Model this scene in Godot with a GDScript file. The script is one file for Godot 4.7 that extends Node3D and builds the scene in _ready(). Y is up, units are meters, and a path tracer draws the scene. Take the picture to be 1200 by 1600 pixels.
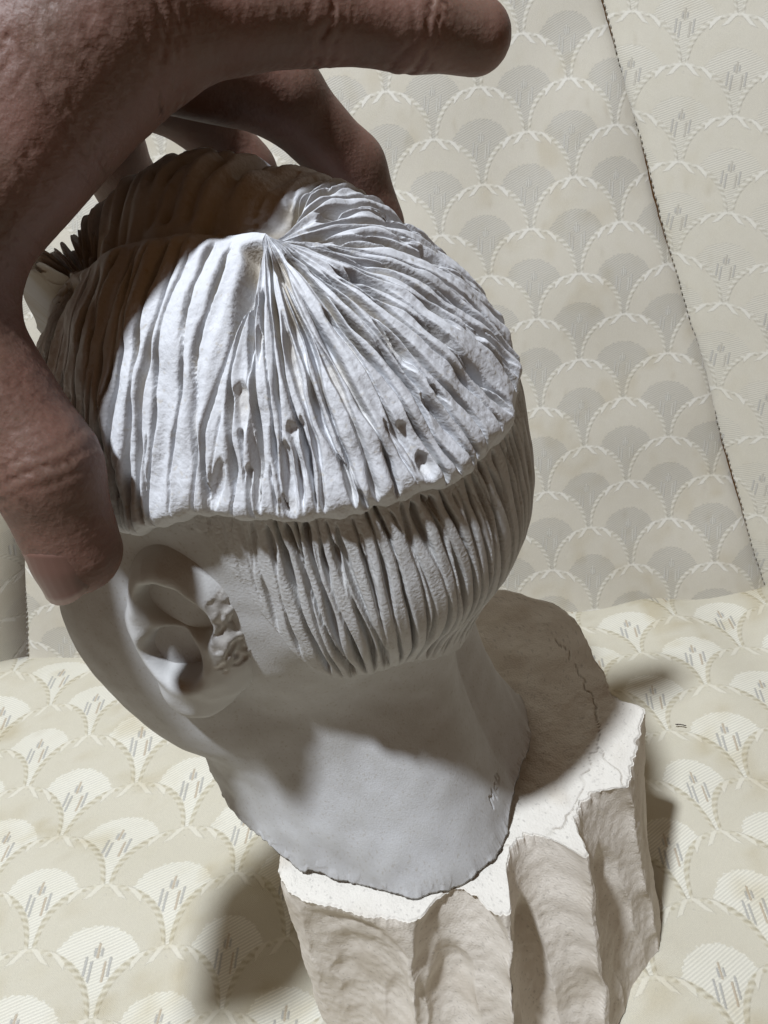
extends Node3D
# A plaster portrait head on a rough flat block, steadied by a hand, standing on a brocade sofa.

const HC := Vector3(-0.025, 0.251, -0.184)      # middle of the sculpted skull
const FACE_TURN := 64.0                          # the face looks this far to the left of the sofa's back
const BUST_AT := Vector3(0.02, 0, -0.17)
const EAR_AT := Vector3(0.006, 0.0475, -0.033)
const THUMB_A := Vector3(-0.0658, 0.2761, -0.1280)
const THUMB_B := Vector3(-0.0647, 0.2574, -0.1243)
const SCRATCHES := [[Vector2(-5.6, -1.6), Vector2(-5.2, 2.2)], [Vector2(-5.2, 2.2), Vector2(-4.0, 0.5)], [Vector2(-4.0, 0.5), Vector2(-2.7, 2.4)], [Vector2(-2.7, 2.4), Vector2(-2.4, -1.4)], [Vector2(0.3, 1.3), Vector2(-0.9, 0.9)], [Vector2(-0.9, 0.9), Vector2(-0.9, -0.7)], [Vector2(-0.9, -0.7), Vector2(0.4, -1.0)], [Vector2(2.1, -1.4), Vector2(2.3, 2.2)], [Vector2(2.3, 2.2), Vector2(4.2, 0.9)], [Vector2(4.2, 0.9), Vector2(4.0, -0.7)], [Vector2(4.0, -0.7), Vector2(2.1, -1.4)]]
const TILE_W := 0.0598
const TILE_H := 0.0590

var rng := RandomNumberGenerator.new()
var n_fine := FastNoiseLite.new()
var n_lump := FastNoiseLite.new()
var n_low := FastNoiseLite.new()
var F := Vector3.ZERO
var L := Vector3.ZERO
var U := Vector3.UP
var t0 := 0


func _ready():
	t0 = Time.get_ticks_msec()
	rng.seed = 4242
	# ---------------------------------------------------------------- camera, light
	var cam := Camera3D.new()
	cam.name = "camera"
	cam.fov = 69.0
	cam.near = 0.01
	cam.far = 20.0
	cam.position = Vector3(0, 0.35, 0)
	cam.rotation_degrees = Vector3(-36, 0, -5.5)
	add_child(cam)
	cam.current = true

	var env := Environment.new()
	env.background_mode = Environment.BG_COLOR
	env.background_color = Color(0.30, 0.208, 0.118)
	env.background_energy_multiplier = 1.0
	env.tonemap_mode = Environment.TONE_MAPPER_LINEAR
	env.tonemap_exposure = 1.0
	env.sdfgi_enabled = true
	env.ssao_enabled = true
	env.ssil_enabled = true
	var we := WorldEnvironment.new()
	we.name = "world_environment"
	we.environment = env
	add_child(we)

	var key := SpotLight3D.new()
	key.name = "room_lamp"
	var aim := Vector3(-0.01, 0.2, -0.2)
	key.position = aim + Vector3(-0.31, 1.0, 0.26).normalized() * 1.5
	key.light_color = Color(0.93, 0.96, 1.0)
	key.light_energy = 3.6
	key.light_size = 0.042
	key.spot_range = 6.0
	key.spot_angle = 40.0
	key.spot_attenuation = 2.0
	key.shadow_enabled = true
	add_child(key)
	key.look_at_from_position(key.position, aim, Vector3.FORWARD)

	F = Vector3(-sin(deg_to_rad(FACE_TURN)), 0, -cos(deg_to_rad(FACE_TURN)))
	L = Vector3(-cos(deg_to_rad(FACE_TURN)), 0, sin(deg_to_rad(FACE_TURN)))
	for q in [[n_fine, 1, 420.0], [n_lump, 7, 90.0], [n_low, 13, 22.0]]:
		q[0].noise_type = FastNoiseLite.TYPE_SIMPLEX_SMOOTH
		q[0].fractal_type = FastNoiseLite.FRACTAL_NONE
		q[0].seed = q[1]
		q[0].frequency = q[2]

	# ---------------------------------------------------------------- the place
	# the heavy shapes are computed side by side, each on its own thread
	var jobs := {}
	for f in [["hand", hand_mesh], ["ear", ear_mesh], ["block", block_mesh], ["seat_cloth", brocade.bind(0)], ["back_cloth", brocade.bind(1)], ["side_cloth", brocade.bind(2)]]:
		jobs[f[0]] = Thread.new()
		jobs[f[0]].start(f[1])
	var bust := thing("plaster_bust", "white plaster head with carved hair seen from behind, on a rough block", "bust", BUST_AT)
	var plaster := plaster_material(28.0, 0.4)
	var smooth_plaster := plaster_material(40.0, 0.24)
	build_head(bust, BUST_AT, plaster, smooth_plaster)
	tick("head")
	build_sofa(jobs["seat_cloth"].wait_to_finish(), jobs["back_cloth"].wait_to_finish(), jobs["side_cloth"].wait_to_finish())
	tick("sofa")
	obj("base_block", jobs["block"].wait_to_finish(), plaster, bust)
	var ear := obj("ear", jobs["ear"].wait_to_finish(), smooth_plaster, bust)
	ear.transform = Transform3D(Basis(F, U, L) * Basis(Vector3(0, 1, 0), deg_to_rad(-10.0)) * Basis(Vector3(0, 0, 1), deg_to_rad(9.0)), to_world(EAR_AT) - BUST_AT)
	tick("ear")
	build_lint()
	build_hand(jobs["hand"].wait_to_finish())
	tick("hand")


func tick(s):
	print(s, " ", Time.get_ticks_msec() - t0, " ms")


# ======================================================================= helpers

func obj(called: String, mesh: Mesh, mat: Material, parent: Node) -> MeshInstance3D:
	var m := MeshInstance3D.new()
	m.name = called
	m.mesh = mesh
	m.material_override = mat
	parent.add_child(m, true)
	return m


func thing(called: String, label: String, category: String, at := Vector3.ZERO) -> Node3D:
	var o := Node3D.new()
	o.name = called
	o.position = at
	o.set_meta("label", label)
	o.set_meta("category", category)
	add_child(o)
	return o


func sst(a: float, b: float, x: float) -> float:
	var t := clampf((x - a) / (b - a), 0.0, 1.0)
	return t * t * (3.0 - 2.0 * t)


func smin(a: float, b: float, k: float) -> float:
	var h := maxf(k - absf(a - b), 0.0) / k
	return minf(a, b) - h * h * k * 0.25


func ellipsoid(p: Vector3, r: Vector3) -> float:
	var q := p / r
	var k0 := q.length()
	var k1 := (q / r).length()
	return k0 * (k0 - 1.0) / maxf(k1, 0.0001)


func capsule(p: Vector3, a: Vector3, b: Vector3, ra: float, rb: float) -> float:
	var ab := b - a
	var t := clampf((p - a).dot(ab) / ab.length_squared(), 0.0, 1.0)
	return (p - a - ab * t).length() - lerpf(ra, rb, t)


# a grid of points to arrays with normals; wrap closes the columns. Returns normals.
func grid_normals(P: PackedVector3Array, nu: int, nv: int, wrap: bool, flip := false) -> PackedVector3Array:
	var sg := 1.0 if flip else -1.0
	var N := PackedVector3Array()
	N.resize(nu * nv)
	for j in nv:
		var ju := maxi(j - 1, 0) * nu
		var jd := mini(j + 1, nv - 1) * nu
		var r := j * nu
		for i in nu:
			var il := i - 1
			var ir := i + 1
			if wrap:
				if il < 0: il = nu - 1
				if ir >= nu: ir = 0
			else:
				if il < 0: il = 0
				if ir >= nu: ir = nu - 1
			N[r + i] = (P[r + ir] - P[r + il]).cross(P[ju + i] - P[jd + i]).normalized() * sg
	return N


func grid_mesh(P: PackedVector3Array, N: PackedVector3Array, C: PackedColorArray, UV: PackedVector2Array, nu: int, nv: int, wrap: bool, r0 := 0, r1 := -1, keep := PackedByteArray(), want := 0, flip := false) -> ArrayMesh:
	if r1 < 0: r1 = nv - 1
	var I := PackedInt32Array()
	var ncol := nu if wrap else nu - 1
	I.resize((r1 - r0) * ncol * 6)
	var k := 0
	var use_keep := keep.size() > 0
	for j in range(r0, r1):
		var a := j * nu
		var b := a + nu
		for i in ncol:
			if use_keep and keep[a + i] != want:
				continue
			var i2 := i + 1
			if i2 == nu: i2 = 0
			I[k] = a + i
			I[k + 1] = a + i2 if flip else b + i2
			I[k + 2] = b + i2 if flip else a + i2
			I[k + 3] = a + i
			I[k + 4] = b + i2 if flip else b + i
			I[k + 5] = b + i if flip else b + i2
			k += 6
	I.resize(k)
	# keep only the used vertices
	var remap := PackedInt32Array()
	remap.resize(P.size())
	remap.fill(-1)
	var P2 := PackedVector3Array()
	var N2 := PackedVector3Array()
	var C2 := PackedColorArray()
	var UV2 := PackedVector2Array()
	if r0 == 0 and r1 == nv - 1 and not use_keep:
		P2 = P; N2 = N; C2 = C; UV2 = UV
	else:
		for q in k:
			var v := I[q]
			if remap[v] < 0:
				remap[v] = P2.size()
				P2.append(P[v])
				N2.append(N[v])
				if C.size(): C2.append(C[v])
				if UV.size(): UV2.append(UV[v])
			I[q] = remap[v]
	var arr := []
	arr.resize(Mesh.ARRAY_MAX)
	arr[Mesh.ARRAY_VERTEX] = P2
	arr[Mesh.ARRAY_NORMAL] = N2
	if C2.size(): arr[Mesh.ARRAY_COLOR] = C2
	if UV2.size(): arr[Mesh.ARRAY_TEX_UV] = UV2
	arr[Mesh.ARRAY_INDEX] = I
	var m := ArrayMesh.new()
	m.add_surface_from_arrays(Mesh.PRIMITIVE_TRIANGLES, arr)
	return m


# surface nets of a distance field over a box, in two levels: blocks near the surface, then fine cells
func nets(field: Callable, lo: Vector3, hi: Vector3, cell: float, color = null, prepare = null) -> ArrayMesh:
	var nb := 6
	var bs := cell * nb
	var n := Vector3i(((hi - lo) / bs).ceil())
	var reach := bs * 0.87 + cell * 2.0
	var vals := {}
	var fx := n.x * nb + 1
	var fy := n.y * nb + 1
	var blocks := []
	for bz in n.z:
		for by in n.y:
			for bx in n.x:
				var c := lo + (Vector3(bx, by, bz) + Vector3(0.5, 0.5, 0.5)) * bs
				if absf(field.call(c)) < reach * 1.25:
					blocks.append(Vector3i(bx, by, bz))
	var starts := PackedInt32Array()
	for b: Vector3i in blocks:
		if prepare != null: prepare.call(lo + (Vector3(b) + Vector3(0.5, 0.5, 0.5)) * bs, bs * 0.9)
		for z in nb + 1:
			for y in nb + 1:
				for x in nb + 1:
					var gx := b.x * nb + x
					var gy := b.y * nb + y
					var gz := b.z * nb + z
					var id := (gz * fy + gy) * fx + gx
					if not vals.has(id):
						vals[id] = field.call(lo + Vector3(gx, gy, gz) * cell)
	var vert := {}
	var P := PackedVector3Array()
	var CX := [0, 1, 0, 1, 0, 1, 0, 1]
	var off := PackedInt32Array()
	var offv := PackedVector3Array()
	for k in 8:
		off.append(((k >> 2) * fy + ((k >> 1) & 1)) * fx + (k & 1))
		offv.append(Vector3(k & 1, (k >> 1) & 1, k >> 2))
	var edges := [[0, 1], [2, 3], [4, 5], [6, 7], [0, 2], [1, 3], [4, 6], [5, 7], [0, 4], [1, 5], [2, 6], [3, 7]]
	var v8 := PackedFloat32Array()
	v8.resize(8)
	for b: Vector3i in blocks:
		starts.append(P.size())
		for z in nb:
			for y in nb:
				for x in nb:
					var gx := b.x * nb + x
					var gy := b.y * nb + y
					var gz := b.z * nb + z
					var id := (gz * fy + gy) * fx + gx
					var neg := 0
					for k in 8:
						v8[k] = vals[id + off[k]]
						if v8[k] < 0.0: neg += 1
					if neg == 0 or neg == 8:
						continue
					var s := Vector3.ZERO
					var cnt := 0
					for e in edges:
						var a: float = v8[e[0]]
						var c: float = v8[e[1]]
						if (a < 0.0) != (c < 0.0):
							s += offv[e[0]].lerp(offv[e[1]], a / (a - c))
							cnt += 1
					vert[id] = P.size()
					P.append(lo + (Vector3(gx, gy, gz) + s / cnt) * cell)
	var I := PackedInt32Array()
	var sx := 1
	var sy := fx
	var sz := fx * fy
	for id: int in vert:
		var a: float = vals[id]
		for axis in 3:
			var st: int = [sx, sy, sz][axis]
			var s1: int = [sy, sz, sx][axis]
			var s2: int = [sz, sx, sy][axis]
			var c = vals.get(id + st)
			if c == null or (a < 0.0) == (c < 0.0):
				continue
			if not (vert.has(id - s1) and vert.has(id - s2) and vert.has(id - s1 - s2)):
				continue
			var q0: int = vert[id]
			var q1: int = vert[id - s1]
			var q2: int = vert[id - s1 - s2]
			var q3: int = vert[id - s2]
			if a < 0.0:
				I.append_array([q0, q2, q1, q0, q3, q2])
			else:
				I.append_array([q0, q1, q2, q0, q2, q3])
	var N := PackedVector3Array()
	N.resize(P.size())
	var h := cell * 0.55
	h = minf(h, 0.0004)
	for k in blocks.size():
		if prepare != null: prepare.call(lo + (Vector3(blocks[k]) + Vector3(0.5, 0.5, 0.5)) * bs, bs * 0.9)
		for i in range(starts[k], starts[k + 1] if k + 1 < blocks.size() else P.size()):
			var p := P[i]
			N[i] = Vector3(field.call(p + Vector3(h, 0, 0)) - field.call(p - Vector3(h, 0, 0)), field.call(p + Vector3(0, h, 0)) - field.call(p - Vector3(0, h, 0)), field.call(p + Vector3(0, 0, h)) - field.call(p - Vector3(0, 0, h))).normalized()
	if prepare != null: prepare.call(lo, 9.0)
	var arr := []
	arr.resize(Mesh.ARRAY_MAX)
	arr[Mesh.ARRAY_VERTEX] = P
	arr[Mesh.ARRAY_NORMAL] = N
	if color != null:
		var C := PackedColorArray()
		C.resize(P.size())
		for i in P.size():
			C[i] = color.call(P[i])
		arr[Mesh.ARRAY_COLOR] = C
	arr[Mesh.ARRAY_INDEX] = I
	var m := ArrayMesh.new()
	m.add_surface_from_arrays(Mesh.PRIMITIVE_TRIANGLES, arr)
	return m


func noise_normal(freq: float, bump: float, octaves: int, sd: int, size := 512) -> NoiseTexture2D:
	var n := FastNoiseLite.new()
	n.noise_type = FastNoiseLite.TYPE_SIMPLEX_SMOOTH
	n.frequency = freq
	n.fractal_octaves = octaves
	n.seed = sd
	var t := NoiseTexture2D.new()
	t.width = size
	t.height = size
	t.seamless = true
	t.noise = n
	t.as_normal_map = true
	t.bump_strength = bump
	return t


func plaster_material(scale: float, normal_scale: float) -> StandardMaterial3D:
	var m := StandardMaterial3D.new()
	m.albedo_color = Color.WHITE
	m.vertex_color_use_as_albedo = true
	m.roughness = 0.82
	m.metallic_specular = 0.35
	m.uv1_triplanar = true
	m.uv1_scale = Vector3.ONE * scale
	m.normal_enabled = true
	m.normal_texture = noise_normal(0.06, 6.0, 4, 5)
	m.normal_scale = normal_scale
	return m


# ======================================================================= sofa

# one repeat of the fan brocade: a column wide, two rows high
func brocade(kind: int) -> StandardMaterial3D:
	var S := 512
	var img := Image.create(S, S, false, Image.FORMAT_RGB8)
	var bump := Image.create(S, S, false, Image.FORMAT_RGB8)
	var rough := Image.create(S, S, false, Image.FORMAT_RGB8)
	var R := 0.5 * TILE_H / TILE_W          # row pitch in column widths
	# the weave shows differently with the way each piece was cut: seat, back, side panel
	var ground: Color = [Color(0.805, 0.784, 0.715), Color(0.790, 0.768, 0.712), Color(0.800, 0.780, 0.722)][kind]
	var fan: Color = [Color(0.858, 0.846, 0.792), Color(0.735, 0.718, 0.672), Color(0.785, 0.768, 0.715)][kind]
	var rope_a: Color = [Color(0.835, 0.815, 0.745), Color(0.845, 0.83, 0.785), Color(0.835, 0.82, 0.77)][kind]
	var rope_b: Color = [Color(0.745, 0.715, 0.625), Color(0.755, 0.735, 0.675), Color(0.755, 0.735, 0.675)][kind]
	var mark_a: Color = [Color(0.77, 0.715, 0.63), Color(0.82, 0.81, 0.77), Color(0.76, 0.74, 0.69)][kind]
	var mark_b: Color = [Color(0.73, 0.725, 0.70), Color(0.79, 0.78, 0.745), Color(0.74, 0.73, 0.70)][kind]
	var rg := RandomNumberGenerator.new()
	rg.seed = 77
	for py in S:
		for px in S:
			var x := float(px) / S + rg.randf_range(-0.0055, 0.0055)
			var y := float(py) / S * 2.0 * R + rg.randf_range(-0.0055, 0.0055)
			var wob := n_lump.get_noise_2d(px * 0.0006, py * 0.0006) * 0.012
			# frontmost scale: lower rows lie over upper ones. Row k has its top at y = k R
			var best := -99
			var bx := 0.0
			var bt := 0.0
			var edge := 9.0
			for k in range(2, -3, -1):
				var cx := 0.0 if posmod(k, 2) == 0 else 0.5
				var dx := x - cx
				dx -= roundf(dx)
				var t := y - k * R
				if t < 0.0:
					continue
				var hw := 0.485
				if t < R * 1.05:
					var q := 1.0 - t / (R * 1.05)
					hw = 0.485 * sqrt(maxf(0.0, 1.0 - q * q * (0.55 + 0.45 * q)))
				if absf(dx) <= hw + 0.0:
					best = k
					bx = dx
					bt = t
					# distance to the outline, roughly
					var qx := dx / 0.485
					var qy := (t - R * 1.05) / (R * 1.05)
					edge = (1.0 - sqrt(qx * qx + qy * qy)) * 0.46 if t < R * 1.05 else (hw - absf(dx))
					break
			var c := ground
			var h := 0.45
			var ro := 0.75
			var weave := sin(px * TAU * 64.0 / S) * sin(py * TAU * 64.0 / S)
			h += weave * 0.05 + n_fine.get_noise_2d(px * 0.0011, py * 0.0011) * 0.07
			c = c.darkened(0.03 * n_fine.get_noise_2d(px * 0.0009 + 3.0, py * 0.0009))
			if edge > 0.02 and bt > 0.3 and (bt > 0.64 or Vector2(bx * 0.97, bt - 0.645).length() < 0.315 + wob):
				var tw := sin((px * 0.9 + py * 2.0) * TAU * 20.0 / S)
				c = fan.darkened(0.045 * tw)
				h = 0.36 + 0.06 * tw
				ro = 0.45
				# stitched marks inside the fan
				var my := (bt - 2.0 * R * 0.52)
				for mk in [[0.0, 0.0, 0.055, 0], [-0.022, 0.012, 0.03, 1], [0.024, 0.012, 0.03, 1], [-0.085, 0.115, 0.07, 1], [-0.05, 0.15, 0.075, 1], [0.045, 0.15, 0.075, 0], [0.082, 0.115, 0.07, 1]]:
					var ddx: float = absf(bx - mk[0] + (my - mk[1]) * 0.12)
					var ddy: float = absf(my - mk[1])
					if ddx < 0.008 and ddy < mk[2]:
						c = mark_a if mk[3] == 0 else mark_b
						h = 0.72 + 0.12 * sin(py * TAU * 90.0 / S)
			# rope along the outline of the scale
			var rw := 0.03
			if edge < rw:
				var ang := atan2(bt - R * 1.05, absf(bx))
				var f := edge / rw
				var tw2 := sin(ang * 46.0 + f * 3.0)
				c = rope_a.lerp(rope_b, 0.5 + 0.5 * tw2) if absf(bx) > 0.13 else rope_a.lerp(rope_b, 0.25 + 0.25 * tw2)
				h = 0.55 + 0.4 * sin(f * PI) * (0.75 + 0.25 * tw2)
				ro = 0.6
			# leaf barbs fanning out beside the top of each scale
			if bt < R * 0.34 and edge < 0.085 and absf(bx) < 0.27:
				var barb := sin((absf(bx) * 0.9 - bt * 0.75) * TAU * 9.0)
				if barb > 0.35:
					c = rope_a.lightened(0.12)
					h = 0.75
			var th := rg.randf_range(-0.055, 0.055)
			c = c.lightened(th) if th > 0.0 else c.darkened(-th)
			h += th * 1.5
			img.set_pixel(px, py, c)
			bump.set_pixel(px, py, Color(h, h, h))
			rough.set_pixel(px, py, Color(ro, ro, ro))
	img.generate_mipmaps()
	bump.bump_map_to_normal_map(5.0)
	var m := StandardMaterial3D.new()
	m.albedo_texture = ImageTexture.create_from_image(img)
	m.vertex_color_use_as_albedo = true
	m.normal_enabled = true
	m.normal_texture = ImageTexture.create_from_image(bump)
	m.normal_scale = 0.9
	m.roughness = 1.0
	m.roughness_texture = ImageTexture.create_from_image(rough)
	m.metallic_specular = 0.35
	m.texture_repeat = true
	return m


func cloth_tone(p: Vector3, amount: float) -> Color:
	var n := n_low.get_noise_3d(p.x, p.y, p.z) * 0.6 + n_lump.get_noise_3d(p.x * 0.7, p.y * 0.7, p.z * 0.7) * 0.4
	var d := sst(0.1, 0.65, n) * amount
	var spot := sst(0.72, 0.85, n_lump.get_noise_3d(p.x * 2.2 + 5.0, p.y * 2.2, p.z * 2.2)) * 0.35
	d = clampf(d + 0.16 * n_lump.get_noise_3d(p.x * 1.3 + 2.0, p.y * 1.3, p.z * 1.3), 0.0, 1.0)
	var w := Color(0.97, 0.96, 0.94).lerp(Color(0.80, 0.74, 0.62), d)
	return w.lerp(Color(0.55, 0.47, 0.35), spot * 0.5)


func cloth_sheet(nu: int, nv: int, place: Callable, uvat: Callable, dirt: float) -> ArrayMesh:
	var P := PackedVector3Array()
	var UV := PackedVector2Array()
	var C := PackedColorArray()
	for j in nv:
		for i in nu:
			var a := float(i) / (nu - 1)
			var b := float(j) / (nv - 1)
			var p: Vector3 = place.call(a, b)
			P.append(p)
			UV.append(uvat.call(a, b, p))
			C.append(cloth_tone(p, dirt))
	return grid_mesh(P, grid_normals(P, nu, nv, false), C, UV, nu, nv, false)


const BACK_LEAN := 26.0


func back_point(x: float, h: float, out: float) -> Vector3:
	var t := deg_to_rad(BACK_LEAN)
	return Vector3(x, cos(t) * h, -0.359 - sin(t) * h) + Vector3(0, sin(t), cos(t)) * out


func seam_right(h: float) -> float:
	return 0.2478 - 0.255 * h + 0.0016 * n_low.get_noise_2d(h * 0.6, 31.0) + 0.0004 * n_lump.get_noise_2d(h * 1.2, 31.0)


func seam_left(h: float) -> float:
	return -0.2465 + 0.16 * h


func build_sofa(seat_cloth: Material, back_cloth: Material, side_cloth: Material):
	var sofa := thing("sofa", "cream brocade sofa with woven fan pattern, under and behind the plaster head", "sofa", Vector3(0, -0.4, -0.3))
	var off := Vector3(0, 0.4, 0.3)
	# seat: a softly domed cushion whose far edge rolls under the back
	var place_seat := func(a: float, b: float) -> Vector3:
		var x := lerpf(-0.62, 0.62, a)
		var z := lerpf(0.30, -0.372, b)
		var y := 0.0
		y -= 0.012 * pow(clampf((z + 0.1) / 0.4, 0.0, 1.0), 2.0)
		var e := clampf((-0.335 - z) / 0.037, 0.0, 1.0)
		y -= 0.022 * (1.0 - sqrt(maxf(0.0, 1.0 - e * e * 0.96)))
		y += 0.004 * n_low.get_noise_2d(x * 0.55, z * 0.55)
		# sunk a little where the bust's weight rests
		y -= 0.0025 * exp(-pow(Vector2(x - 0.03, z + 0.17).length() / 0.1, 2.0))
		return Vector3(x, y, z) + off
	var uv_seat := func(_a: float, _b: float, p: Vector3) -> Vector2:
		var q := p - off
		var u := q.x + 0.2136 - 0.026 * (q.z + 0.285) + 0.006 * n_low.get_noise_2d(q.x * 0.3, q.z * 0.3)
		var v := q.z + 0.2848 - 0.017 * (q.x + 0.21) + 0.005 * n_low.get_noise_2d(q.x * 0.3 + 9.0, q.z * 0.3)
		return Vector2(u / TILE_W, v / TILE_H + 0.54)
	obj("seat_cushion", cloth_sheet(200, 160, place_seat, uv_seat, 0.75), seat_cloth, sofa)
	# the back's middle panel, between two slanting seams
	var place_back := func(a: float, b: float) -> Vector3:
		var h := lerpf(-0.03, 0.75, b)
		var x := lerpf(seam_left(h), seam_right(h), a)
		var ed := minf(x - seam_left(h), seam_right(h) - x)
		var out := -0.003 * exp(-ed / 0.004) + 0.004 * n_low.get_noise_2d(x * 0.4, h * 0.4)
		return back_point(x, h, out) + off
	var uv_back := func(_a: float, _b: float, p: Vector3) -> Vector2:
		var q := p - off
		var h := (q.y) / cos(deg_to_rad(BACK_LEAN))
		var u := q.x - 0.133 + 0.002 * n_low.get_noise_2d(q.x * 0.3, h * 0.3)
		var v := 0.346 - h - 0.03 * (q.x - 0.133) + 0.002 * n_low.get_noise_2d(q.x * 0.3 + 4.0, h * 0.3)
		return Vector2(u / 0.0541, v / 0.0541 + 0.54)
	obj("backrest", cloth_sheet(160, 200, place_back, uv_back, 0.4), back_cloth, sofa)
	# wings at either side
	for side in [1, -1]:
		var place_wing := func(a: float, b: float) -> Vector3:
			var h := lerpf(-0.03, 0.75, b)
			var s := a * a * 0.4
			var x: float = (seam_right(h) if side > 0 else seam_left(h)) + side * s
			var gap := 0.0
			var out := s * 0.32 - 0.003 * exp(-s / 0.004)
			if side < 0:
				gap = 0.06 * sst(0.16, 0.0, h)
				out -= gap * exp(-s / 0.02)
			return back_point(x, h, out) + off
		var uv_wing := func(_a: float, _b: float, p: Vector3) -> Vector2:
			var q := p - off
			var h := (q.y) / cos(deg_to_rad(BACK_LEAN))
			var u := (q.x - 0.17) * cos(0.10) - (h - 0.326) * sin(0.10) * 0.3
			var v := -(h - 0.326) * cos(0.10) - (q.x - 0.17) * sin(0.10)
			return Vector2(u / 0.0541, v / 0.0541 + 0.54)
		obj("side_panel", cloth_sheet(70, 160, place_wing, uv_wing, 0.2), side_cloth, sofa)
	# stitches along the seams
	var thread := StandardMaterial3D.new()
	thread.albedo_color = Color(0.50, 0.48, 0.44)
	thread.roughness = 0.9
	for side in [1, -1]:
		var st := SurfaceTool.new()
		st.begin(Mesh.PRIMITIVE_TRIANGLES)
		var bead := SphereMesh.new()
		bead.radius = 0.5
		bead.height = 1.0
		bead.radial_segments = 6
		bead.rings = 3
		var h := 0.0
		while h < 0.42:
			var x: float = seam_right(h) if side > 0 else seam_left(h)
			var sz := Vector3(0.0009, 0.0026, 0.0007) * rng.randf_range(0.7, 1.15)
			var basis := Basis(Vector3(1, 0, 0), deg_to_rad(-BACK_LEAN)) * Basis(Vector3(0, 0, 1), side * 0.25) 
			st.append_from(bead, 0, Transform3D(basis.scaled_local(sz), back_point(x, h, -0.002) + off))
			h += 0.0036 * rng.randf_range(0.9, 1.1)
		obj("seam_stitching", st.commit(), thread, sofa)


# ======================================================================= bust

func core(p: Vector3) -> float:      # p in head axes: (forward, left, up)
	var d := ellipsoid(p, Vector3(0.063, 0.053, 0.059))
	var al := absf(p.y)
	var q := Vector3(p.x, al, p.z)
	d = smin(d, ellipsoid(p - Vector3(0.026, 0, -0.048), Vector3(0.046, 0.043, 0.062)), 0.02)
	d = smin(d, capsule(q, Vector3(0.012, 0.032, -0.082), Vector3(0.060, 0.010, -0.104), 0.015, 0.012), 0.020)
	d = smin(d, ellipsoid(q - Vector3(0.046, 0.027, -0.055), Vector3(0.022, 0.018, 0.026)), 0.014)
	d = smin(d, ellipsoid(q - Vector3(0.030, 0.040, -0.052), Vector3(0.027, 0.017, 0.040)), 0.016)
	# a swelling where the ears grow out of the head
	d = smin(d, ellipsoid(q - Vector3(-0.007, 0.038, -0.032), Vector3(0.015, 0.0125, 0.025)), 0.012)
	# the back of the head bulges over the nape
	d = smin(d, ellipsoid(p - Vector3(-0.030, 0, -0.022), Vector3(0.035, 0.046, 0.032)), 0.012)
	# nose, brow, lips, chin
	d = smin(d, capsule(p, Vector3(0.068, 0, -0.026), Vector3(0.081, 0, -0.054), 0.005, 0.008), 0.010)
	d = smin(d, capsule(q, Vector3(0.063, 0.008, -0.014), Vector3(0.047, 0.034, -0.014), 0.006, 0.006), 0.010)
	d = smin(d, ellipsoid(p - Vector3(0.068, 0, -0.074), Vector3(0.010, 0.015, 0.007)), 0.008)
	d = smin(d, ellipsoid(p - Vector3(0.066, 0, -0.101), Vector3(0.012, 0.014, 0.011)), 0.010)
	# neck and its flare
	d = smin(d, capsule(p, Vector3(-0.010, 0, -0.03), Vector3(-0.012, 0.003, -0.137), 0.034, 0.036), 0.022)
	d = smin(d, capsule(q, Vector3(-0.022, 0.030, -0.035), Vector3(0.018, 0.012, -0.13), 0.010, 0.010), 0.018)
	# the neck cords with a hollow between them at the nape
	d = smin(d, capsule(q, Vector3(-0.040, 0.010, -0.05), Vector3(-0.041, 0.018, -0.14), 0.007, 0.009), 0.016)
	var fl := sst(-0.070, -0.150, p.z)
	d -= 0.015 * fl
	return d


func to_world(p: Vector3) -> Vector3:
	return HC + F * p.x + L * p.y + U * p.z


# ring station a (metres along a stadium round the parting) -> [azimuth, slide]
func station(a: float) -> Vector2:
	var q := PI * 0.5 * 0.05
	var s := 0.055
	var per := 4.0 * q + 2.0 * s
	a = fposmod(a + per * 0.5, per) - per * 0.5
	var m := absf(a)
	var psi := 0.0
	var sl := -1.0
	if m < q:
		psi = m / 0.05
	elif m < q + s:
		psi = PI * 0.5
		sl = -1.0 + 2.0 * (m - q) / s
	else:
		psi = PI * 0.5 + (m - q - s) / 0.05
		sl = 1.0
	return Vector2(psi * signf(a) if a != 0.0 else 0.0, sl)


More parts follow.
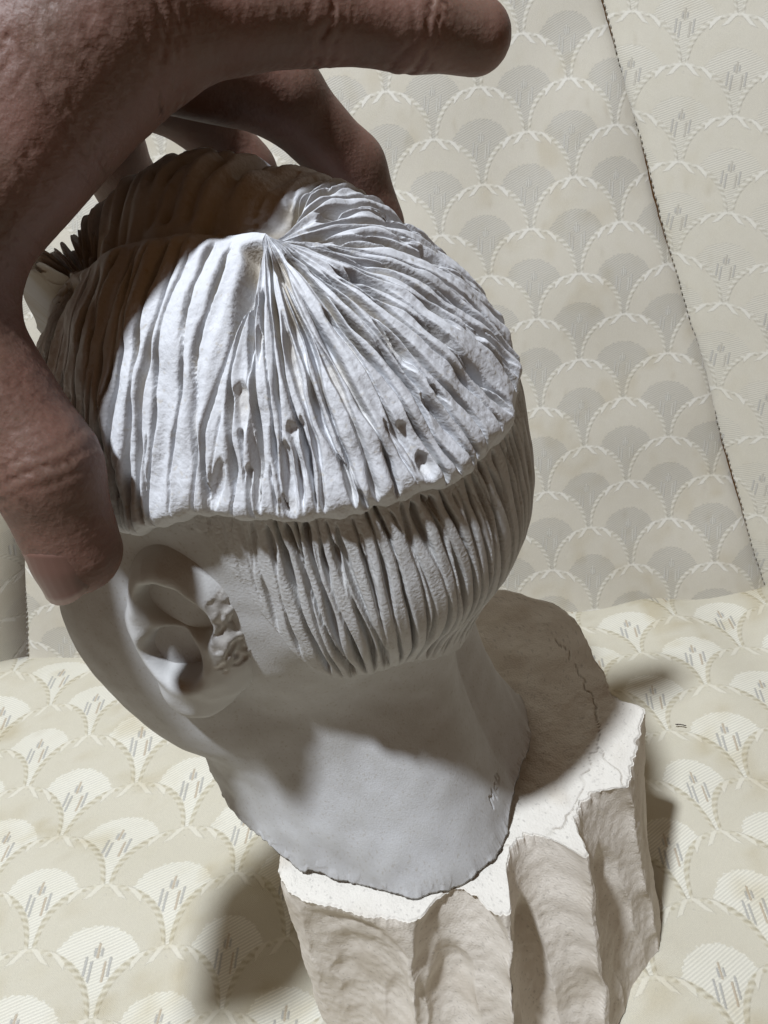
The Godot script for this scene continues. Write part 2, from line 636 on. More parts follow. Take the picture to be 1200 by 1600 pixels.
func build_head(bust: Node3D, org: Vector3, plaster: Material, smooth_plaster: Material):
	var per := TAU * 0.05 + 0.11
	# columns: fine where the back and left of the head are seen
	var A := PackedFloat32Array()
	var a := -0.085
	while a < -0.075:
		A.append(a)
		a += 0.0005
	while a < 0.170:
		A.append(a)
		a += 0.000225
	while a < 0.255:
		A.append(a)
		a += 0.0005
	while a < per - 0.085 - 0.0004:
		A.append(a)
		a += 0.0011
	var nu := A.size()
	var nv := 751
	var nh := 450                       # rows of the skull; the rest is the neck
	# coarse distances along rays
	var cu := 150
	var cv := 121
	var T := PackedFloat32Array()
	T.resize(cu * cv)
	for j in cv:
		var g := float(j) / (cv - 1) * (nv - 1)
		for i in cu:
			var od := ray_at(float(i) / cu * per - 0.085, g, nh, nv)
			var o: Vector3 = od[0]
			var d: Vector3 = od[1]
			var t := 0.02
			for k in 12:
				var e := core(o + d * t)
				t -= e * 0.9
				if absf(e) < 0.00006: break
			T[j * cu + i] = t
	tick("rays")
	var P := PackedVector3Array()
	P.resize(nu * nv)
	var D := PackedVector3Array()
	D.resize(nu * nv)
	# Catmull-Rom across the coarse table
	for j in nv:
		var gv := float(j) / (nv - 1) * (cv - 1)
		var j1 := mini(int(gv), cv - 2)
		var fv := gv - j1
		var w := cr(fv)
		var r0 := maxi(j1 - 1, 0) * cu
		var r1 := j1 * cu
		var r2 := (j1 + 1) * cu
		var r3 := mini(j1 + 2, cv - 1) * cu
		var row := PackedFloat32Array()
		row.resize(cu)
		for i in cu:
			row[i] = T[r0 + i] * w.x + T[r1 + i] * w.y + T[r2 + i] * w.z + T[r3 + i] * w.w
		for i in nu:
			var gu := (A[i] + 0.085) / per * cu
			var i1 := int(gu)
			var w2 := cr(gu - i1)
			var t := row[posmod(i1 - 1, cu)] * w2.x + row[i1 % cu] * w2.y + row[(i1 + 1) % cu] * w2.z + row[(i1 + 2) % cu] * w2.w
			var od := ray_at(A[i], j, nh, nv)
			P[j * nu + i] = od[0] + od[1] * t
			D[j * nu + i] = od[1]
	tick("surface")
	# --- where the cap of hair ends, and the shorn hair under it
	var ledge := PackedInt32Array()
	var line := PackedInt32Array()
	ledge.resize(nu)
	var azim := PackedFloat32Array()
	azim.resize(nu)
	line.resize(nu)
	for i in nu:
		var sv := station(A[i])
		var pb := P[300 * nu + i]
		var az := atan2(pb.y, -pb.x)           # 0 behind, + to the left
		azim[i] = az
		var want := 0.0085 + 0.0014 * n_lump.get_noise_2d(A[i] * 0.5, 3.0) + 0.0007 * n_fine.get_noise_2d(A[i] * 0.4, 8.0)
		want += -0.010 * sst(1.35, 1.8, az) - 0.012 * sst(2.0, 2.5, absf(az)) + 0.020 * sst(0.45, -0.7, az)
		var hair := -0.058 + 0.012 * sst(0.3, 1.0, az) + 0.0008 * n_fine.get_noise_2d(A[i] * 1.0, 2.0)
		hair = lerpf(hair, 0.002, sst(1.02, 1.42, absf(az)))
		var jl := -1
		var jh := -1
		for j in range(60, nv):
			var u := P[j * nu + i].z
			if jl < 0 and u < want: jl = j
			if jh < 0 and u < hair: jh = j
			if jl >= 0 and jh >= 0: break
		ledge[i] = jl
		line[i] = maxi(jh, jl + 4)
	# --- carve
	var H := PackedFloat32Array()
	H.resize(nu * nv)
	# long grooves of the cap
	var s := -0.084
	while s < per - 0.09:
		carve(H, A, nu, nv, P, s + rng.randf_range(-0.0010, 0.0010), start_row(s), 0, ledge, rng.randf_range(0.00034, 0.00068), rng.randf_range(0.0020, 0.0042), 0.0018, rng.randf_range(-0.002, 0.002))
		for k in 2:
			if rng.randf() < 0.5:
				var st := int(rng.randf_range(60, 290))
				carve(H, A, nu, nv, P, s + rng.randf_range(0.0008, 0.003), st, st + int(rng.randf_range(40, 160)), ledge, rng.randf_range(0.00025, 0.0005), rng.randf_range(0.0009, 0.0024), 0.0012, rng.randf_range(-0.002, 0.002))
		s += rng.randf_range(0.0030, 0.0054)
	# wider scrapes, with smooth floors
	for k in 12:
		var st := int(rng.randf_range(120, 300))
		carve(H, A, nu, nv, P, rng.randf_range(-0.08, 0.16), st, st + int(rng.randf_range(60, 150)), ledge, rng.randf_range(0.0010, 0.0016), rng.randf_range(0.0010, 0.0018), 0.001, rng.randf_range(-0.003, 0.003))
	# places where the surface broke away
	for g in [[-0.048, 150, 200, 0.0014, 0.0026], [-0.035, 150, 190, 0.0012, 0.002], [0.030, 285, 330, 0.0012, 0.0026]]:
		carve(H, A, nu, nv, P, g[0], g[1], g[2], ledge, g[3], g[4], 0.0008, 0.0)
	# shorn hair
	s = -0.084
	var H2 := PackedFloat32Array()
	H2.resize(nu * nv)
	while s < 0.10:
		var i := column(A, s)
		carve(H2, A, nu, nv, P, s, ledge[i] - 4 + int(rng.randf_range(0, 14)), line[i] + int(rng.randf_range(-10, 4)), line, rng.randf_range(0.0003, 0.0007), rng.randf_range(0.0016, 0.0032), 0.0012, rng.randf_range(-0.0015, 0.0015))
		if rng.randf() < 0.6:
			var st := ledge[i] + int(rng.randf_range(0, 60))
			carve(H2, A, nu, nv, P, s + rng.randf_range(0.0005, 0.002), st, st + int(rng.randf_range(30, 90)), line, rng.randf_range(0.00022, 0.0004), rng.randf_range(0.0006, 0.0014), 0.0008, 0.0)
		s += rng.randf_range(0.0018, 0.0034)
	soften(H, nu, nv)
	soften(H2, nu, nv)
	tick("carve")
	# --- displace
	var C := PackedColorArray()
	C.resize(nu * nv)
	var keep := PackedByteArray()
	keep.resize(nu * nv)
	var white := Color(0.585, 0.59, 0.605)
	for i in nu:
		var sv := station(A[i])
		var thick2 := 0.0032 * (1.0 - sst(1.0, 1.28, absf(azim[i])))
		var rim_t := 0.0054 - 0.0034 * sst(0.5, -0.5, azim[i])
		var far_side := sst(-0.1, -1.5, sv.x)
		for j in nv:
			var k := j * nu + i
			var p := P[k]
			var fj := float(j)
			var lt := clampf((fj - ledge[i] + 26.0) / 30.0, 0.0, 1.0)
			var cap := sqrt(1.0 - lt * lt)
			var shorn := (1.0 - cap) * (1.0 - sst(-3.0, 4.0, fj - line[i]))
			var strand := n_low.get_noise_2d(A[i] * 9.0, fj * 0.00035)
			var lump := n_lump.get_noise_3d(p.x, p.y, p.z)
			var fine := n_fine.get_noise_3d(p.x, p.y, p.z)
			var d := 0.0
			var pole := sst(0.0, 14.0, fj)
			d += cap * (rim_t + pole * (0.0007 * strand * sst(0.0, 30.0, ledge[i] - fj) + H[k]) + 0.0006 * lump)
			# the hair beyond the parting stands up in a wave
			d += far_side * cap * 0.0045 * sst(2.0, 90.0, fj) * (1.0 - sst(130.0, 260.0, fj)) * (0.75 + 1.5 * sst(-1.0, 0.6, sv.y))
			d -= cap * 0.0012 * exp(-pow(fj / 9.0, 2.0)) * sst(-1.0, -0.6, sv.y)
			# blunt ends bulge just above the ledge
			d += cap * 0.0012 * exp(-pow((ledge[i] - fj - 26.0) / 24.0, 2.0))
			d += shorn * (thick2 + H2[k] * clampf(thick2 / 0.0018, 0.15, 1.0) + 0.0003 * strand)
			d += 0.00010 * fine * cap + 0.0002 * lump * (1.0 - cap)
			if j > nv - 60:      # ragged lower rim of the neck
				var e := (fj - nv + 60.0) / 60.0
				d += e * e * (0.0050 * (1.0 - 0.9 * sst(0.9, 1.5, azim[i])) + 0.0006 * lump) + 0.0004 * sst(0.75, 1.0, e) * sst(0.1, 0.5, n_lump.get_noise_3d(p.x * 2.4 + 4.0, p.y * 2.4, p.z * 2.4))
			if absf(azim[i] - 0.27) < 0.16 and absf(p.z + 0.125) < 0.006:
				# letters scratched beside the rim
				var q2 := Vector2(-(azim[i] - 0.27) * 0.058, (p.z + 0.125) * 1.1) * 1000.0
				var near := 9.0
				for sg in SCRATCHES:
					near = minf(near, q2.distance_to(Geometry2D.get_closest_point_to_segment(q2, sg[0], sg[1])))
				d -= 0.0006 * (1.0 - sst(0.15, 0.5, near))
			P[k] = p + D[k] * d
			var c := white
			c = c.lerp(Color(0.46, 0.42, 0.35), 0.5 * sst(0.55, 0.85, n_fine.get_noise_3d(p.x * 1.9, p.y * 1.9, p.z * 1.9)))
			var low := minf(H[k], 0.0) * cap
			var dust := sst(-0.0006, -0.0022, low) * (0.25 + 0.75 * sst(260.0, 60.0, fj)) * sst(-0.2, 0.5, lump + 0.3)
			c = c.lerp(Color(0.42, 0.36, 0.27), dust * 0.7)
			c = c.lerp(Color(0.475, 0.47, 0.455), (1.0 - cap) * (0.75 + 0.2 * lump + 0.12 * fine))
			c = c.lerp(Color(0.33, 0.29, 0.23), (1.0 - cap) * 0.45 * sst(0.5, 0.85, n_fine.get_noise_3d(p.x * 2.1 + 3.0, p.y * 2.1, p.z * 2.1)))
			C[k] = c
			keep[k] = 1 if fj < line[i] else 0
	for k in nu * nv:
		P[k] = to_world(P[k]) - org
	# rim: the last rows turn under
	for i in nu:
		var low := 0.0026 * n_lump.get_noise_2d(A[i] * 0.6, 0.0) - 0.0045 * sst(0.1, 0.7, azim[i]) * (1.0 - sst(1.5, 2.2, azim[i]))
		var chip := 0.0014 * n_fine.get_noise_2d(A[i] * 0.45, 4.0) + 0.0005 * n_fine.get_noise_2d(A[i] * 1.5, 9.0)
		for j in range(nv - 40, nv):
			var e := float(j - nv + 40) / 40.0
			P[j * nu + i].y += low * e * e + chip * pow(e, 7.0)
	var mid := Vector3(-0.012, 0.118, -0.172) - org
	for i in nu:
		var k := (nv - 1) * nu + i
		P[k] = P[k - nu].lerp(mid, 0.6)
		P[k].y = P[k - nu].y - 0.0005
	var N := grid_normals(P, nu, nv, true)
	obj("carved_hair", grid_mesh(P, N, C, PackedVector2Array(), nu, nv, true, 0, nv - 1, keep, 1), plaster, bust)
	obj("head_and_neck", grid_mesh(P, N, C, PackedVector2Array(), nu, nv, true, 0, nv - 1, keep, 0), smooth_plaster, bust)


# worn edges: a light blur along and across the grooves
func soften(H: PackedFloat32Array, nu: int, nv: int):
	var n := nu * nv
	for k in range(nu, n - nu):
		H[k] = 0.25 * H[k - nu] + 0.5 * H[k] + 0.25 * H[k + nu]
	for k in range(1, n - 1):
		H[k] = 0.2 * H[k - 1] + 0.6 * H[k] + 0.2 * H[k + 1]


func start_row(s: float) -> int:
	var m := absf(s)
	if m < 0.07:
		return int(10.0 + 95.0 * pow(rng.randf(), 1.2))     # they fan out of the whorl
	return int(3.0 + 26.0 * pow(rng.randf(), 2.0))          # they start at the parting


func column(A: PackedFloat32Array, s: float) -> int:
	return clampi(A.bsearch(s), 0, A.size() - 1)


func cr(t: float) -> Vector4:
	var t2 := t * t
	var t3 := t2 * t
	return Vector4(-0.5 * t3 + t2 - 0.5 * t, 1.5 * t3 - 2.5 * t2 + 1.0, -1.5 * t3 + 2.0 * t2 + 0.5 * t, 0.5 * t3 - 0.5 * t2)


func ray_at(a: float, g: float, nh: int, nv: int) -> Array:
	var sv := station(a)
	var th := 0.0
	var w := 0.0                        # 0 on the skull .. 1 at the foot of the neck
	var ease := 70.0
	var q := clampf((g - nh + ease) / (2.0 * ease), 0.0, 1.0)
	var down := (q * q * q - 0.5 * q * q * q * q) * 2.0 * ease + maxf(0.0, g - nh - ease)
	w = down / (nv - 1 - nh)
	th = deg_to_rad(98.0) * (g - down) / nh
	var turn := 1.0 - sst(0.0, 1.0, w)
	var up := Vector3(-0.05 * turn, 0.40 * turn, 1.0).normalized()
	var e1 := (Vector3(1, 0, 0) - up * up.x).normalized()
	var e2 := up.cross(e1)              # to the head's left
	var back := Vector3(-0.0155, 0.002, 0.008)
	var front := Vector3(0.036, 0.004, -0.002)
	var o := back.lerp(front, sv.y * 0.5 + 0.5)
	var foot := Vector3(-0.014, 0.003, -0.1285)
	var psi := sv.x
	if w > 0.0:
		var k := sst(0.0, 0.8, w)
		var per := TAU * 0.05 + 0.11
		psi = lerpf(psi, (fposmod(a + per * 0.5, per) - per * 0.5) / per * TAU, k)
		var m := (back + front) * 0.5
		o = m.lerp(foot, w) + (o - m) * (1.0 - k)
	var e := e1 * -cos(psi) + e2 * sin(psi)
	return [o, (e * sin(th) + up * cos(th)).normalized()]


# one groove down the rows from r0 to r1 (0: to the end of its column), starting at station s
func carve(H: PackedFloat32Array, A: PackedFloat32Array, nu: int, nv: int, P: PackedVector3Array, s: float, r0: int, r1: int, ends: PackedInt32Array, w: float, depth: float, wiggle: float, drift: float):
	var sd := rng.randf() * 100.0
	var i0 := column(A, s)
	if r1 <= 0 or r1 > ends[i0] + 6:
		r1 = ends[i0] - int(rng.randf_range(-4, 14))
	if r1 - r0 < 34:
		return
	var skew := rng.randf_range(-0.35, 0.35)
	for j in range(maxi(r0, 0), mini(r1, nv)):
		var t := float(j - r0) / (r1 - r0)
		var taper := sst(0.0, 16.0, j - r0) * (1.0 - sst(-22.0, 0.0, j - r1))
		var c := s + drift * t + wiggle * n_low.get_noise_2d(sd * 3.0, j * 0.00028) + wiggle * 0.10 * n_low.get_noise_2d(sd * 5.0, j * 0.0014)
		var i := column(A, c)
		var step := A[mini(i + 1, nu - 1)] - A[mini(i, nu - 2)]
		if step <= 0.0: continue
		var m := (P[j * nu + (i + 1) % nu] - P[j * nu + i]).length()
		if m < 0.000004:
			continue
		var sc := m / step                  # metres of surface per metre of station
		var nz := n_low.get_noise_2d(sd * 7.0, j * 0.0006)
		var wl := maxf(w * (1.0 + 0.9 * nz) * (0.3 + 0.7 * taper), m * 1.25)
		var dp := depth * taper * clampf(0.95 + 0.8 * nz, 0.35, 1.35)
		var reach := mini(int(wl * 2.6 / m) + 2, 70)
		for k in range(-reach, reach + 1):
			var ii := i + k
			if ii < 0 or ii >= nu: continue
			var sx := (A[ii] - c) * sc / wl
			var x := absf(sx + skew * 0.5 * (1.0 - minf(1.0, absf(sx))))
			var id := j * nu + ii
			var v := 0.0
			if x < 1.0:
				v = -dp * (1.0 - 0.89 * sst(0.45, 1.0, x))
			elif x < 2.6:
				var y := (2.6 - x) / 1.6
				v = -0.11 * dp * y * y
			if v < H[id]: H[id] = v


func ear_mesh() -> ArrayMesh:      # axes: x forward, y up, z out from the head
	var field := func(p: Vector3) -> float:
		var n := n_lump.get_noise_3d(p.x * 1.6, p.y * 1.6, p.z * 1.6)
		var d := ellipsoid(p - Vector3(-0.001, 0.0, -0.001), Vector3(0.0185, 0.031, 0.0165))
		d = smin(d, ellipsoid(p - Vector3(0.001, -0.0265, 0.003), Vector3(0.009, 0.008, 0.0075)), 0.006)
		# the bowl and its two hollows, a ridge left between them
		d = -smin(-d, ellipsoid(p - Vector3(0.0035, 0.003, 0.019), Vector3(0.0135, 0.022, 0.0125)), 0.003)
		d = -smin(-d, ellipsoid(p - Vector3(0.003, -0.0075, 0.008), Vector3(0.0085, 0.0075, 0.013)), 0.003)
		d = -smin(-d, ellipsoid(p - Vector3(0.001, 0.0095, 0.009), Vector3(0.0105, 0.0082, 0.011)), 0.003)
		d = smin(d, capsule(p, Vector3(0.014, -0.003, 0.001), Vector3(0.012, -0.012, 0.001), 0.0045, 0.004), 0.005)
		# broken rim at the back
		var f := n_fine.get_noise_3d(p.x * 0.7, p.y * 0.7, p.z * 0.7)
		var cut: float = p.dot(Vector3(-0.72, 0.16, 0.67)) - 0.0166 + 0.0007 * n + 0.0008 * f
		var part := sst(0.027, 0.021, absf(p.y - 0.001))
		d = maxf(d, cut - (1.0 - part) * 0.01)
		return d + 0.0002 * n
	var tint := func(p: Vector3) -> Color:
		var n := n_lump.get_noise_3d(p.x * 1.6, p.y * 1.6, p.z * 1.6)
		var f := n_fine.get_noise_3d(p.x * 0.7, p.y * 0.7, p.z * 0.7)
		var cut: float = p.dot(Vector3(-0.72, 0.16, 0.67)) - 0.0166 + 0.0007 * n + 0.0008 * f
		var br := sst(-0.0005, -0.0001, cut) * sst(0.027, 0.021, absf(p.y - 0.001))
		return Color(0.50, 0.495, 0.485).lerp(Color(0.38, 0.36, 0.33).lerp(Color(0.60, 0.59, 0.57), sst(0.1, 0.5, f)), br)
	return nets(field, Vector3(-0.024, -0.038, -0.006), Vector3(0.022, 0.036, 0.020), 0.0006, tint)


func block_mesh() -> ArrayMesh:
	var org := BUST_AT
	# outline of the flat top, seen from above, counter-clockwise round its middle
	var mid := Vector2(0.018, -0.178)
	var pts := [Vector2(-0.047, -0.131), Vector2(-0.041, -0.124), Vector2(-0.018, -0.116), Vector2(-0.004, -0.113), Vector2(0.026, -0.112), Vector2(0.042, -0.120), Vector2(0.055, -0.128), Vector2(0.065, -0.137), Vector2(0.077, -0.152), Vector2(0.086, -0.170), Vector2(0.095, -0.186), Vector2(0.084, -0.190), Vector2(0.082, -0.215), Vector2(0.080, -0.243), Vector2(0.05, -0.262), Vector2(0.0, -0.255), Vector2(-0.03, -0.235), Vector2(-0.042, -0.19), Vector2(-0.045, -0.15)]
	# scoops drawn down the front: azimuth in degrees (0 = towards the camera, + = right), half width, top height, depth
	var flutes := [[-34.0, 14.0, 0.108, 0.004], [-6.0, 12.5, 0.118, 0.010], [21.5, 14.0, 0.125, 0.018], [52.0, 14.5, 0.122, 0.011]]
	var inner := [[-31.0, 12.0, 0.094, 0.004], [-22.0, 7.0, 0.072, 0.003], [-9.0, 7.0, 0.088, 0.006], [17.0, 6.5, 0.090, 0.008], [54.0, 7.0, 0.086, 0.007]]
	var cracks := []
	for line in [[Vector2(0.000, -0.120), Vector2(0.010, -0.127), Vector2(0.018, -0.129), Vector2(0.031, -0.134)], [Vector2(0.045, -0.136), Vector2(0.052, -0.141), Vector2(0.057, -0.148), Vector2(0.066, -0.161), Vector2(0.071, -0.171), Vector2(0.076, -0.185), Vector2(0.074, -0.205), Vector2(0.070, -0.225)], [Vector2(0.077, -0.152), Vector2(0.074, -0.160), Vector2(0.071, -0.171)]]:
		for k in line.size() - 1:
			cracks.append([line[k], line[k + 1]])
	var nu := 740
	var nt := 110
	var ns := 190
	var nv := nt + ns
	var top := 0.11
	var P := PackedVector3Array()
	var C := PackedColorArray()
	P.resize(nu * nv)
	C.resize(nu * nv)
	var rad := PackedFloat32Array()
	var ang := PackedFloat32Array()
	for i in nu:
		var f := float(i) / nu
		var th := lerpf(-100.0, 110.0, f / 0.8) if f < 0.8 else lerpf(110.0, 260.0, (f - 0.8) / 0.2)
		ang.append(th)
		var dir := Vector2(sin(deg_to_rad(th)), cos(deg_to_rad(th)))
		var r := 0.05
		for k in pts.size():
			var a: Vector2 = pts[k] - mid
			var b: Vector2 = pts[(k + 1) % pts.size()] - mid
			var den := dir.cross(b - a)
			if absf(den) < 1e-9: continue
			var t := a.cross(b - a) / den
			var s := a.cross(dir) / den
			if t > 0.0 and s >= -0.0001 and s <= 1.0001:
				r = t
		rad.append(r)
	# soften the polygon a little
	var rs := rad.duplicate()
	for i in nu:
		rs[i] = (rad[i] * 2.0 + rad[(i + 3) % nu] + rad[posmod(i - 3, nu)] + rad[(i + 7) % nu] + rad[posmod(i - 7, nu)]) / 6.0
	for j in nv:
		for i in nu:
			var th := ang[i]
			var dir := Vector2(sin(deg_to_rad(th)), cos(deg_to_rad(th)))
			var y := top
			var r := 0.0
			if j < nt:
				r = 1.0 - pow(1.0 - float(j) / (nt - 1), 1.6)
			else:
				y = top * (1.0 - float(j - nt + 1) / ns)
				r = 1.0
			var y_eff := y
			var down := (top - y)
			var R := rs[i]
			# the front leans outwards going down
			R += down * 0.22 * sst(-45.0, 0.0, th) * (1.0 - 0.6 * sst(70.0, 110.0, th))
			var scoop := 0.0
			for fl in flutes:
				var x: float = (th - fl[0]) / fl[1]
				x += 0.10 * n_low.get_noise_2d(y * 2.0, fl[0])
				if absf(x) < 1.0:
					var c := pow(1.0 - x * x, 0.5)
					var arch: float = fl[2] - (1.0 - c) * 0.018
					scoop = maxf(scoop, fl[3] * c * sst(arch + 0.002, arch - 0.010, y))
			for fl in inner:
				var x: float = (th - fl[0]) / fl[1]
				x += 0.16 * n_low.get_noise_2d(y * 2.0, fl[0] + 5.0)
				if absf(x) < 1.0:
					var c := sqrt(1.0 - x * x)
					var arch: float = fl[2] - (1.0 - c) * 0.02
					scoop += fl[3] * c * sst(arch + 0.002, arch - 0.016, y) * (1.0 - sst(0.05, 0.0, y) * 0.4)
			R -= scoop * lerpf(1.0, 0.3, down / top)
			R += (0.0007 * n_lump.get_noise_2d(i * 0.0013, 3.0) + 0.0004 * n_fine.get_noise_2d(i * 0.0008, 3.0)) * (sst(0.9, 1.0, r) * sst(0.006, 0.0, down))
			var p2 := mid + dir * (R * r)
			var pn := Vector3(p2.x, y, p2.y)
			var crack := 0.0
			var lump := n_lump.get_noise_3d(pn.x * 0.8, pn.y * 0.5, pn.z * 0.8)
			var fine := n_fine.get_noise_3d(pn.x * 0.6, pn.y * 0.4, pn.z * 0.6)
			if j < nt:
				# top: flat, rising slightly to a rough rim
				pn.y += 0.0004 * lump + 0.00012 * fine
				pn.y -= 0.0006 * sst(0.985, 1.0, r)
				var cd := 1.0
				if r > 0.25:
					var pc := p2 + Vector2(n_lump.get_noise_2d(p2.x * 1.5, p2.y * 1.5), n_lump.get_noise_2d(p2.x * 1.5 + 7.0, p2.y * 1.5)) * 0.0016
					for sg in cracks:
						var ab: Vector2 = sg[1] - sg[0]
						var tt := clampf((pc - sg[0]).dot(ab) / ab.length_squared(), 0.0, 1.0)
						cd = minf(cd, (pc - sg[0] - ab * tt).length())
				crack = 1.0 - sst(0.00005, 0.00032, cd)
				pn.y -= 0.0005 * crack
			else:
				var rn := 0.0005 * lump + 0.00022 * fine + 0.0009 * n_low.get_noise_3d(pn.x, pn.y * 0.4, pn.z)
				p2 += dir * rn * sst(0.0, 0.004, down)
				pn = Vector3(p2.x, y, p2.y)
			P[j * nu + i] = pn - org
			var c := Color(0.70, 0.645, 0.565)
			if j < nt: c = Color(0.66, 0.625, 0.56)
			var sp := n_fine.get_noise_3d(pn.x * 1.7, pn.y * 1.7, pn.z * 1.7)
			c = c.darkened(0.28 * sst(0.55, 0.8, sp))
			c = c.lerp(Color(0.42, 0.35, 0.26), 0.35 * sst(0.1, 0.8, n_low.get_noise_3d(pn.x * 1.5, pn.y * 1.5, pn.z * 1.5) + 0.3 * lump))
			c = c.lerp(Color(0.24, 0.20, 0.15), crack * 0.65)
			C[j * nu + i] = c
	var N := grid_normals(P, nu, nv, true, true)
	return grid_mesh(P, N, C, PackedVector2Array(), nu, nv, true, 0, -1, PackedByteArray(), 0, true)


# ======================================================================= hand

func hand_mesh() -> ArrayMesh:
	var elbow := Vector3(-0.330, 0.335, 0.095)
	var wrist := Vector3(-0.0972, 0.3429, -0.1555)
	var tm := Vector3(-0.0801, 0.3101, -0.1404)
	var ti := Vector3(-0.0658, 0.2761, -0.1280)
	var tt := Vector3(-0.0647, 0.2574, -0.1243)
	var im := Vector3(-0.0415, 0.3454, -0.1672)
	var ip := Vector3(-0.0058, 0.3441, -0.1848)
	var idp := Vector3(0.0155, 0.3399, -0.1904)
	var it := Vector3(0.0303, 0.3362, -0.1952)
	var mm := Vector3(-0.0478, 0.3412, -0.1914)
	var mp := Vector3(-0.0155, 0.3266, -0.2129)
	var md := Vector3(-0.0000, 0.3065, -0.2218)
	var mt := Vector3(0.0061, 0.2910, -0.2216)
	var rm := Vector3(-0.0605, 0.3364, -0.2188)
	var rp := Vector3(-0.0409, 0.3217, -0.2365)
	var rd := Vector3(-0.0311, 0.3044, -0.2413)
	var rt := Vector3(-0.0281, 0.2906, -0.2387)
	var pm := Vector3(-0.0750, 0.3277, -0.2310)
	var pp := Vector3(-0.0707, 0.3155, -0.2407)
	var pd := Vector3(-0.0676, 0.3009, -0.2461)
	var pt := Vector3(-0.0660, 0.2895, -0.2453)
	var palm := [[elbow, wrist, 0.038, 0.021], [wrist, im, 0.018, 0.0118], [wrist, mm, 0.018, 0.012], [wrist, rm, 0.018, 0.0115], [wrist, pm, 0.017, 0.0105], [wrist, tm, 0.018, 0.0112], [tm, im, 0.0112, 0.0158]]
	var fingers := [
		[[tm, ti, 0.0112, 0.0104], [ti, tt, 0.0104, 0.0094]],
		[[im, ip, 0.0118, 0.0094], [ip, idp, 0.0094, 0.0086], [idp, it, 0.0086, 0.0080]],
		[[mm, mp, 0.0115, 0.0098], [mp, md, 0.0098, 0.0088], [md, mt, 0.0088, 0.0078]],
		[[rm, rp, 0.0108, 0.0092], [rp, rd, 0.0092, 0.0082], [rd, rt, 0.0082, 0.0074]],
		[[pm, pp, 0.0120, 0.0110], [pp, pd, 0.0110, 0.0092], [pd, pt, 0.0092, 0.0078]]]
	# folds in the skin: where, along what, depth
	var id := (ip - im).normalized()
	var creases := [[ip, (idp - im).normalized(), 0.0006], [idp, (it - ip).normalized(), 0.0006], [ti, (tt - tm).normalized(), 0.0003], [im + id * 0.004, id, 0.0005], [im.lerp(tm, 0.35), (im - tm).normalized() + id * 0.6, 0.0003], [im.lerp(tm, 0.7), (im - tm).normalized() + id * 0.5, 0.0003]]
	# [from, along, across 1, across 2, strength]: fine folds run round the fingers and along the web of the thumb
	var web := (im - tm).normalized()
	var bones := []
	for c in palm: bones.append([c, -1])
	for f in fingers.size():
		for c in fingers[f]: bones.append([c, f])
	var active := []
	var prepare := func(at: Vector3, reach: float):
		active.clear()
		var dist := PackedFloat32Array()
		var least := 9.0
		for b in bones:
			var e := capsule(at, b[0][0], b[0][1], b[0][2], b[0][3])
			dist.append(e)
			least = minf(least, e)
		for k in bones.size():
			if dist[k] < least + 2.0 * reach + 0.012:
				active.append(bones[k])
	prepare.call(Vector3.ZERO, 9.0)
	var field := func(p: Vector3) -> float:
		var d := 1.0
		var e := 1.0
		var last := -1
		for b in active:
			var c = b[0]
			if b[1] != last:
				if last >= 0: d = smin(d, e, 0.006)
				e = 1.0
				last = b[1]
			if last < 0:
				d = smin(d, capsule(p, c[0], c[1], c[2], c[3]), 0.012)
			else:
				e = smin(e, capsule(p, c[0], c[1], c[2], c[3]), 0.004)
		if last >= 0: d = smin(d, e, 0.006)
		if absf(d) > 0.004: return d
		# folds along the web and back of the hand
		var r := p - tm
		var s0 := r.dot(web)
		var near := sst(0.05, 0.015, absf(s0 - 0.025)) * sst(0.045, 0.02, (r - web * s0).length())
		var wv := 1.0 - absf(n_lump.get_noise_3d(s0 * 0.3, r.y * 2.6 - r.x * 1.6, r.z * 2.6))
		d += 0.00013 * near * pow(wv, 3.0)
		# rings of small wrinkles round the index finger and thumb
		for ax in [[im, idp, 0.9], [tm, tt, 1.0]]:
			var u: Vector3 = ax[1] - ax[0]
			var q2: Vector3 = p - ax[0]
			var t: float = q2.dot(u) / u.length_squared()
			if t > -0.25 and t < 1.2 and (q2 - u * t).length() < 0.022:
				var wr := 1.0 - absf(n_lump.get_noise_2d(t * u.length() * 5.5, (q2.y - q2.x + q2.z * 0.5) * 0.7 + ax[2] * 9.0))
				d += 0.00009 * pow(wr, 4.0)
		for c in creases:
			var q: Vector3 = p - c[0]
			if q.length_squared() < 0.0003:
				var s: float = q.dot(c[1]) + 0.0022 * n_lump.get_noise_3d(p.x * 0.8 + 3.0, p.y * 0.8, p.z * 0.8)
				d += c[2] * (exp(-pow(s / 0.0007, 2.0)) + 0.6 * exp(-pow((s - 0.0031) / 0.0006, 2.0)) + 0.5 * exp(-pow((s + 0.0034) / 0.0006, 2.0)) + 0.3 * exp(-pow((s - 0.0052) / 0.0005, 2.0)))
		d += 0.00005 * n_fine.get_noise_3d(p.x * 0.8, p.y * 0.5, p.z * 0.8)
		d += 0.00018 * n_lump.get_noise_3d(p.x * 0.5, p.y * 0.5, p.z * 0.5)
		return d
	var tint := func(p: Vector3) -> Color:
		var n := n_lump.get_noise_3d(p.x * 0.7, p.y * 0.7, p.z * 0.7) * 0.5 + 0.5
		return Color(0.140, 0.086, 0.064).lerp(Color(0.178, 0.094, 0.069), n)
	return nets(field, Vector3(-0.17, 0.235, -0.275), Vector3(0.045, 0.385, -0.08), 0.0013, tint, prepare)


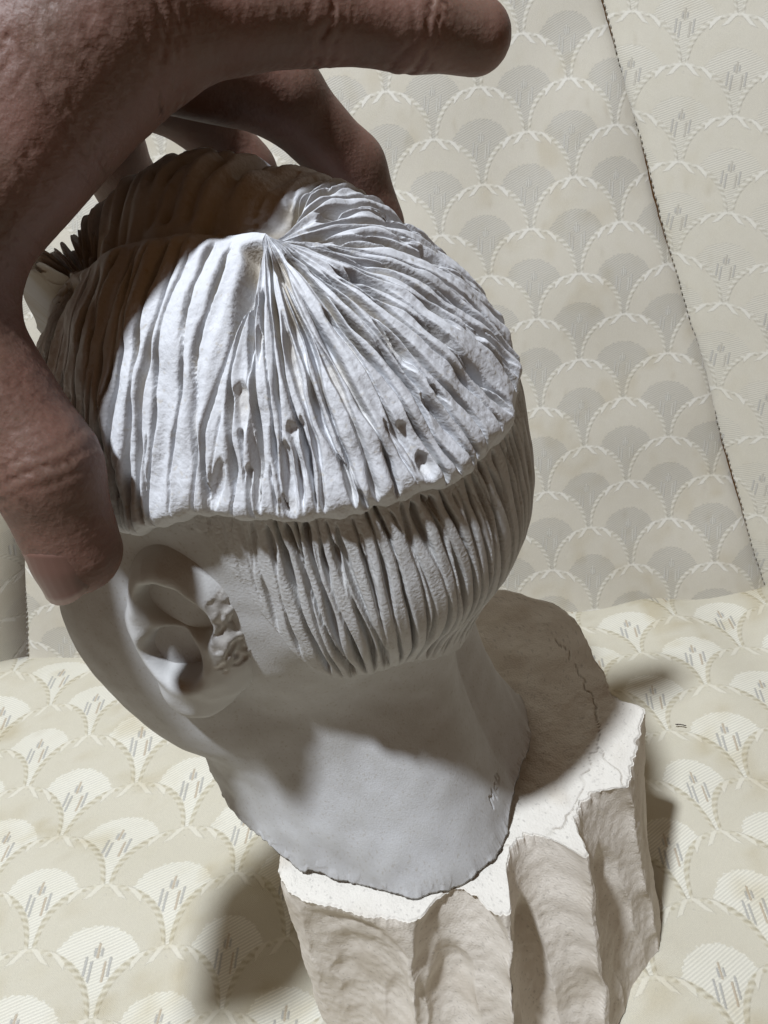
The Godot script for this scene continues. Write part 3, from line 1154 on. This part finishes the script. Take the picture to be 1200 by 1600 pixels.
func build_hand(mesh: ArrayMesh):
	var skin := StandardMaterial3D.new()
	skin.vertex_color_use_as_albedo = true
	skin.roughness = 0.55
	skin.metallic_specular = 0.4
	skin.uv1_triplanar = true
	skin.uv1_scale = Vector3.ONE * 38.0
	skin.normal_enabled = true
	var cells := FastNoiseLite.new()
	cells.noise_type = FastNoiseLite.TYPE_CELLULAR
	cells.cellular_return_type = FastNoiseLite.RETURN_DISTANCE
	cells.frequency = 0.05
	cells.fractal_octaves = 2
	cells.domain_warp_enabled = true
	cells.domain_warp_amplitude = 14.0
	cells.domain_warp_frequency = 0.02
	var grain := NoiseTexture2D.new()
	grain.width = 512
	grain.height = 512
	grain.seamless = true
	grain.noise = cells
	grain.as_normal_map = true
	grain.bump_strength = 5.0
	skin.normal_texture = grain
	skin.normal_scale = 0.45
	skin.subsurf_scatter_enabled = true
	skin.subsurf_scatter_strength = 0.15
	var person := thing("person", "bare left hand reaching in from the left, gripping the plaster head", "person")
	var hand := obj("hand", mesh, skin, person)
	# thumbnail: a bowed plate on the back of the last joint
	var a := THUMB_A
	var b := THUMB_B
	var ax := (b - a).normalized()
	var n := (Vector3(-0.12, 0.35, 0.0) - b)
	n = (n - ax * n.dot(ax)).normalized()
	var side := ax.cross(n)
	var P := PackedVector3Array()
	var C := PackedColorArray()
	var nu := 28
	var nv := 28
	for j in nv:
		for i in nu:
			var u := float(i) / (nu - 1) * 2.0 - 1.0
			var v := float(j) / (nv - 1)
			# rounded root and tip
			var lo := 0.0015 + 0.0028 * u * u
			var hi := 0.0150 - 0.0030 * u * u
			var t := lerpf(lo, hi, v)
			var ang := u * 0.95
			var r := 0.0098 - 0.0009 * sst(0.4, 1.0, v) - 0.0010 * pow(absf(u), 6.0) - 0.0008 * (1.0 - sst(0.0, 0.12, v)) + 0.00004 * sin(ang * 60.0)
			P.append(a.lerp(b, 0.62) + ax * t + n * (cos(ang) * r) + side * (sin(ang) * r * 0.92))
			C.append(Color(0.15, 0.083, 0.064).lerp(Color(0.22, 0.16, 0.125), sst(0.86, 0.93, v)))
	var nail := StandardMaterial3D.new()
	nail.vertex_color_use_as_albedo = true
	nail.roughness = 0.38
	obj("thumbnail", grid_mesh(P, grid_normals(P, nu, nv, false), C, PackedVector2Array(), nu, nv, false), nail, hand)


func build_lint():
	# a dark thread end on the seat beside the block
	var st := SurfaceTool.new()
	st.begin(Mesh.PRIMITIVE_TRIANGLES)
	var bead := SphereMesh.new()
	bead.radius = 0.5
	bead.height = 1.0
	bead.radial_segments = 8
	bead.rings = 4
	for k in 5:
		var t := k / 4.0 - 0.5
		st.append_from(bead, 0, Transform3D(Basis(Vector3.UP, -0.35 + 0.5 * t).scaled_local(Vector3(0.0016, 0.0006, 0.0007)), Vector3(t * 0.0042, 0.0004, t * t * 0.0016 + t * 0.0012)))
	var m := StandardMaterial3D.new()
	m.albedo_color = Color(0.30, 0.26, 0.24)
	m.roughness = 0.95
	var o := MeshInstance3D.new()
	o.name = "lint_thread"
	o.mesh = st.commit()
	o.material_override = m
	o.position = Vector3(0.1515, 0.0012, -0.2545)
	o.set_meta("label", "short dark thread of lint on the seat right of the block")
	o.set_meta("category", "lint")
	add_child(o)
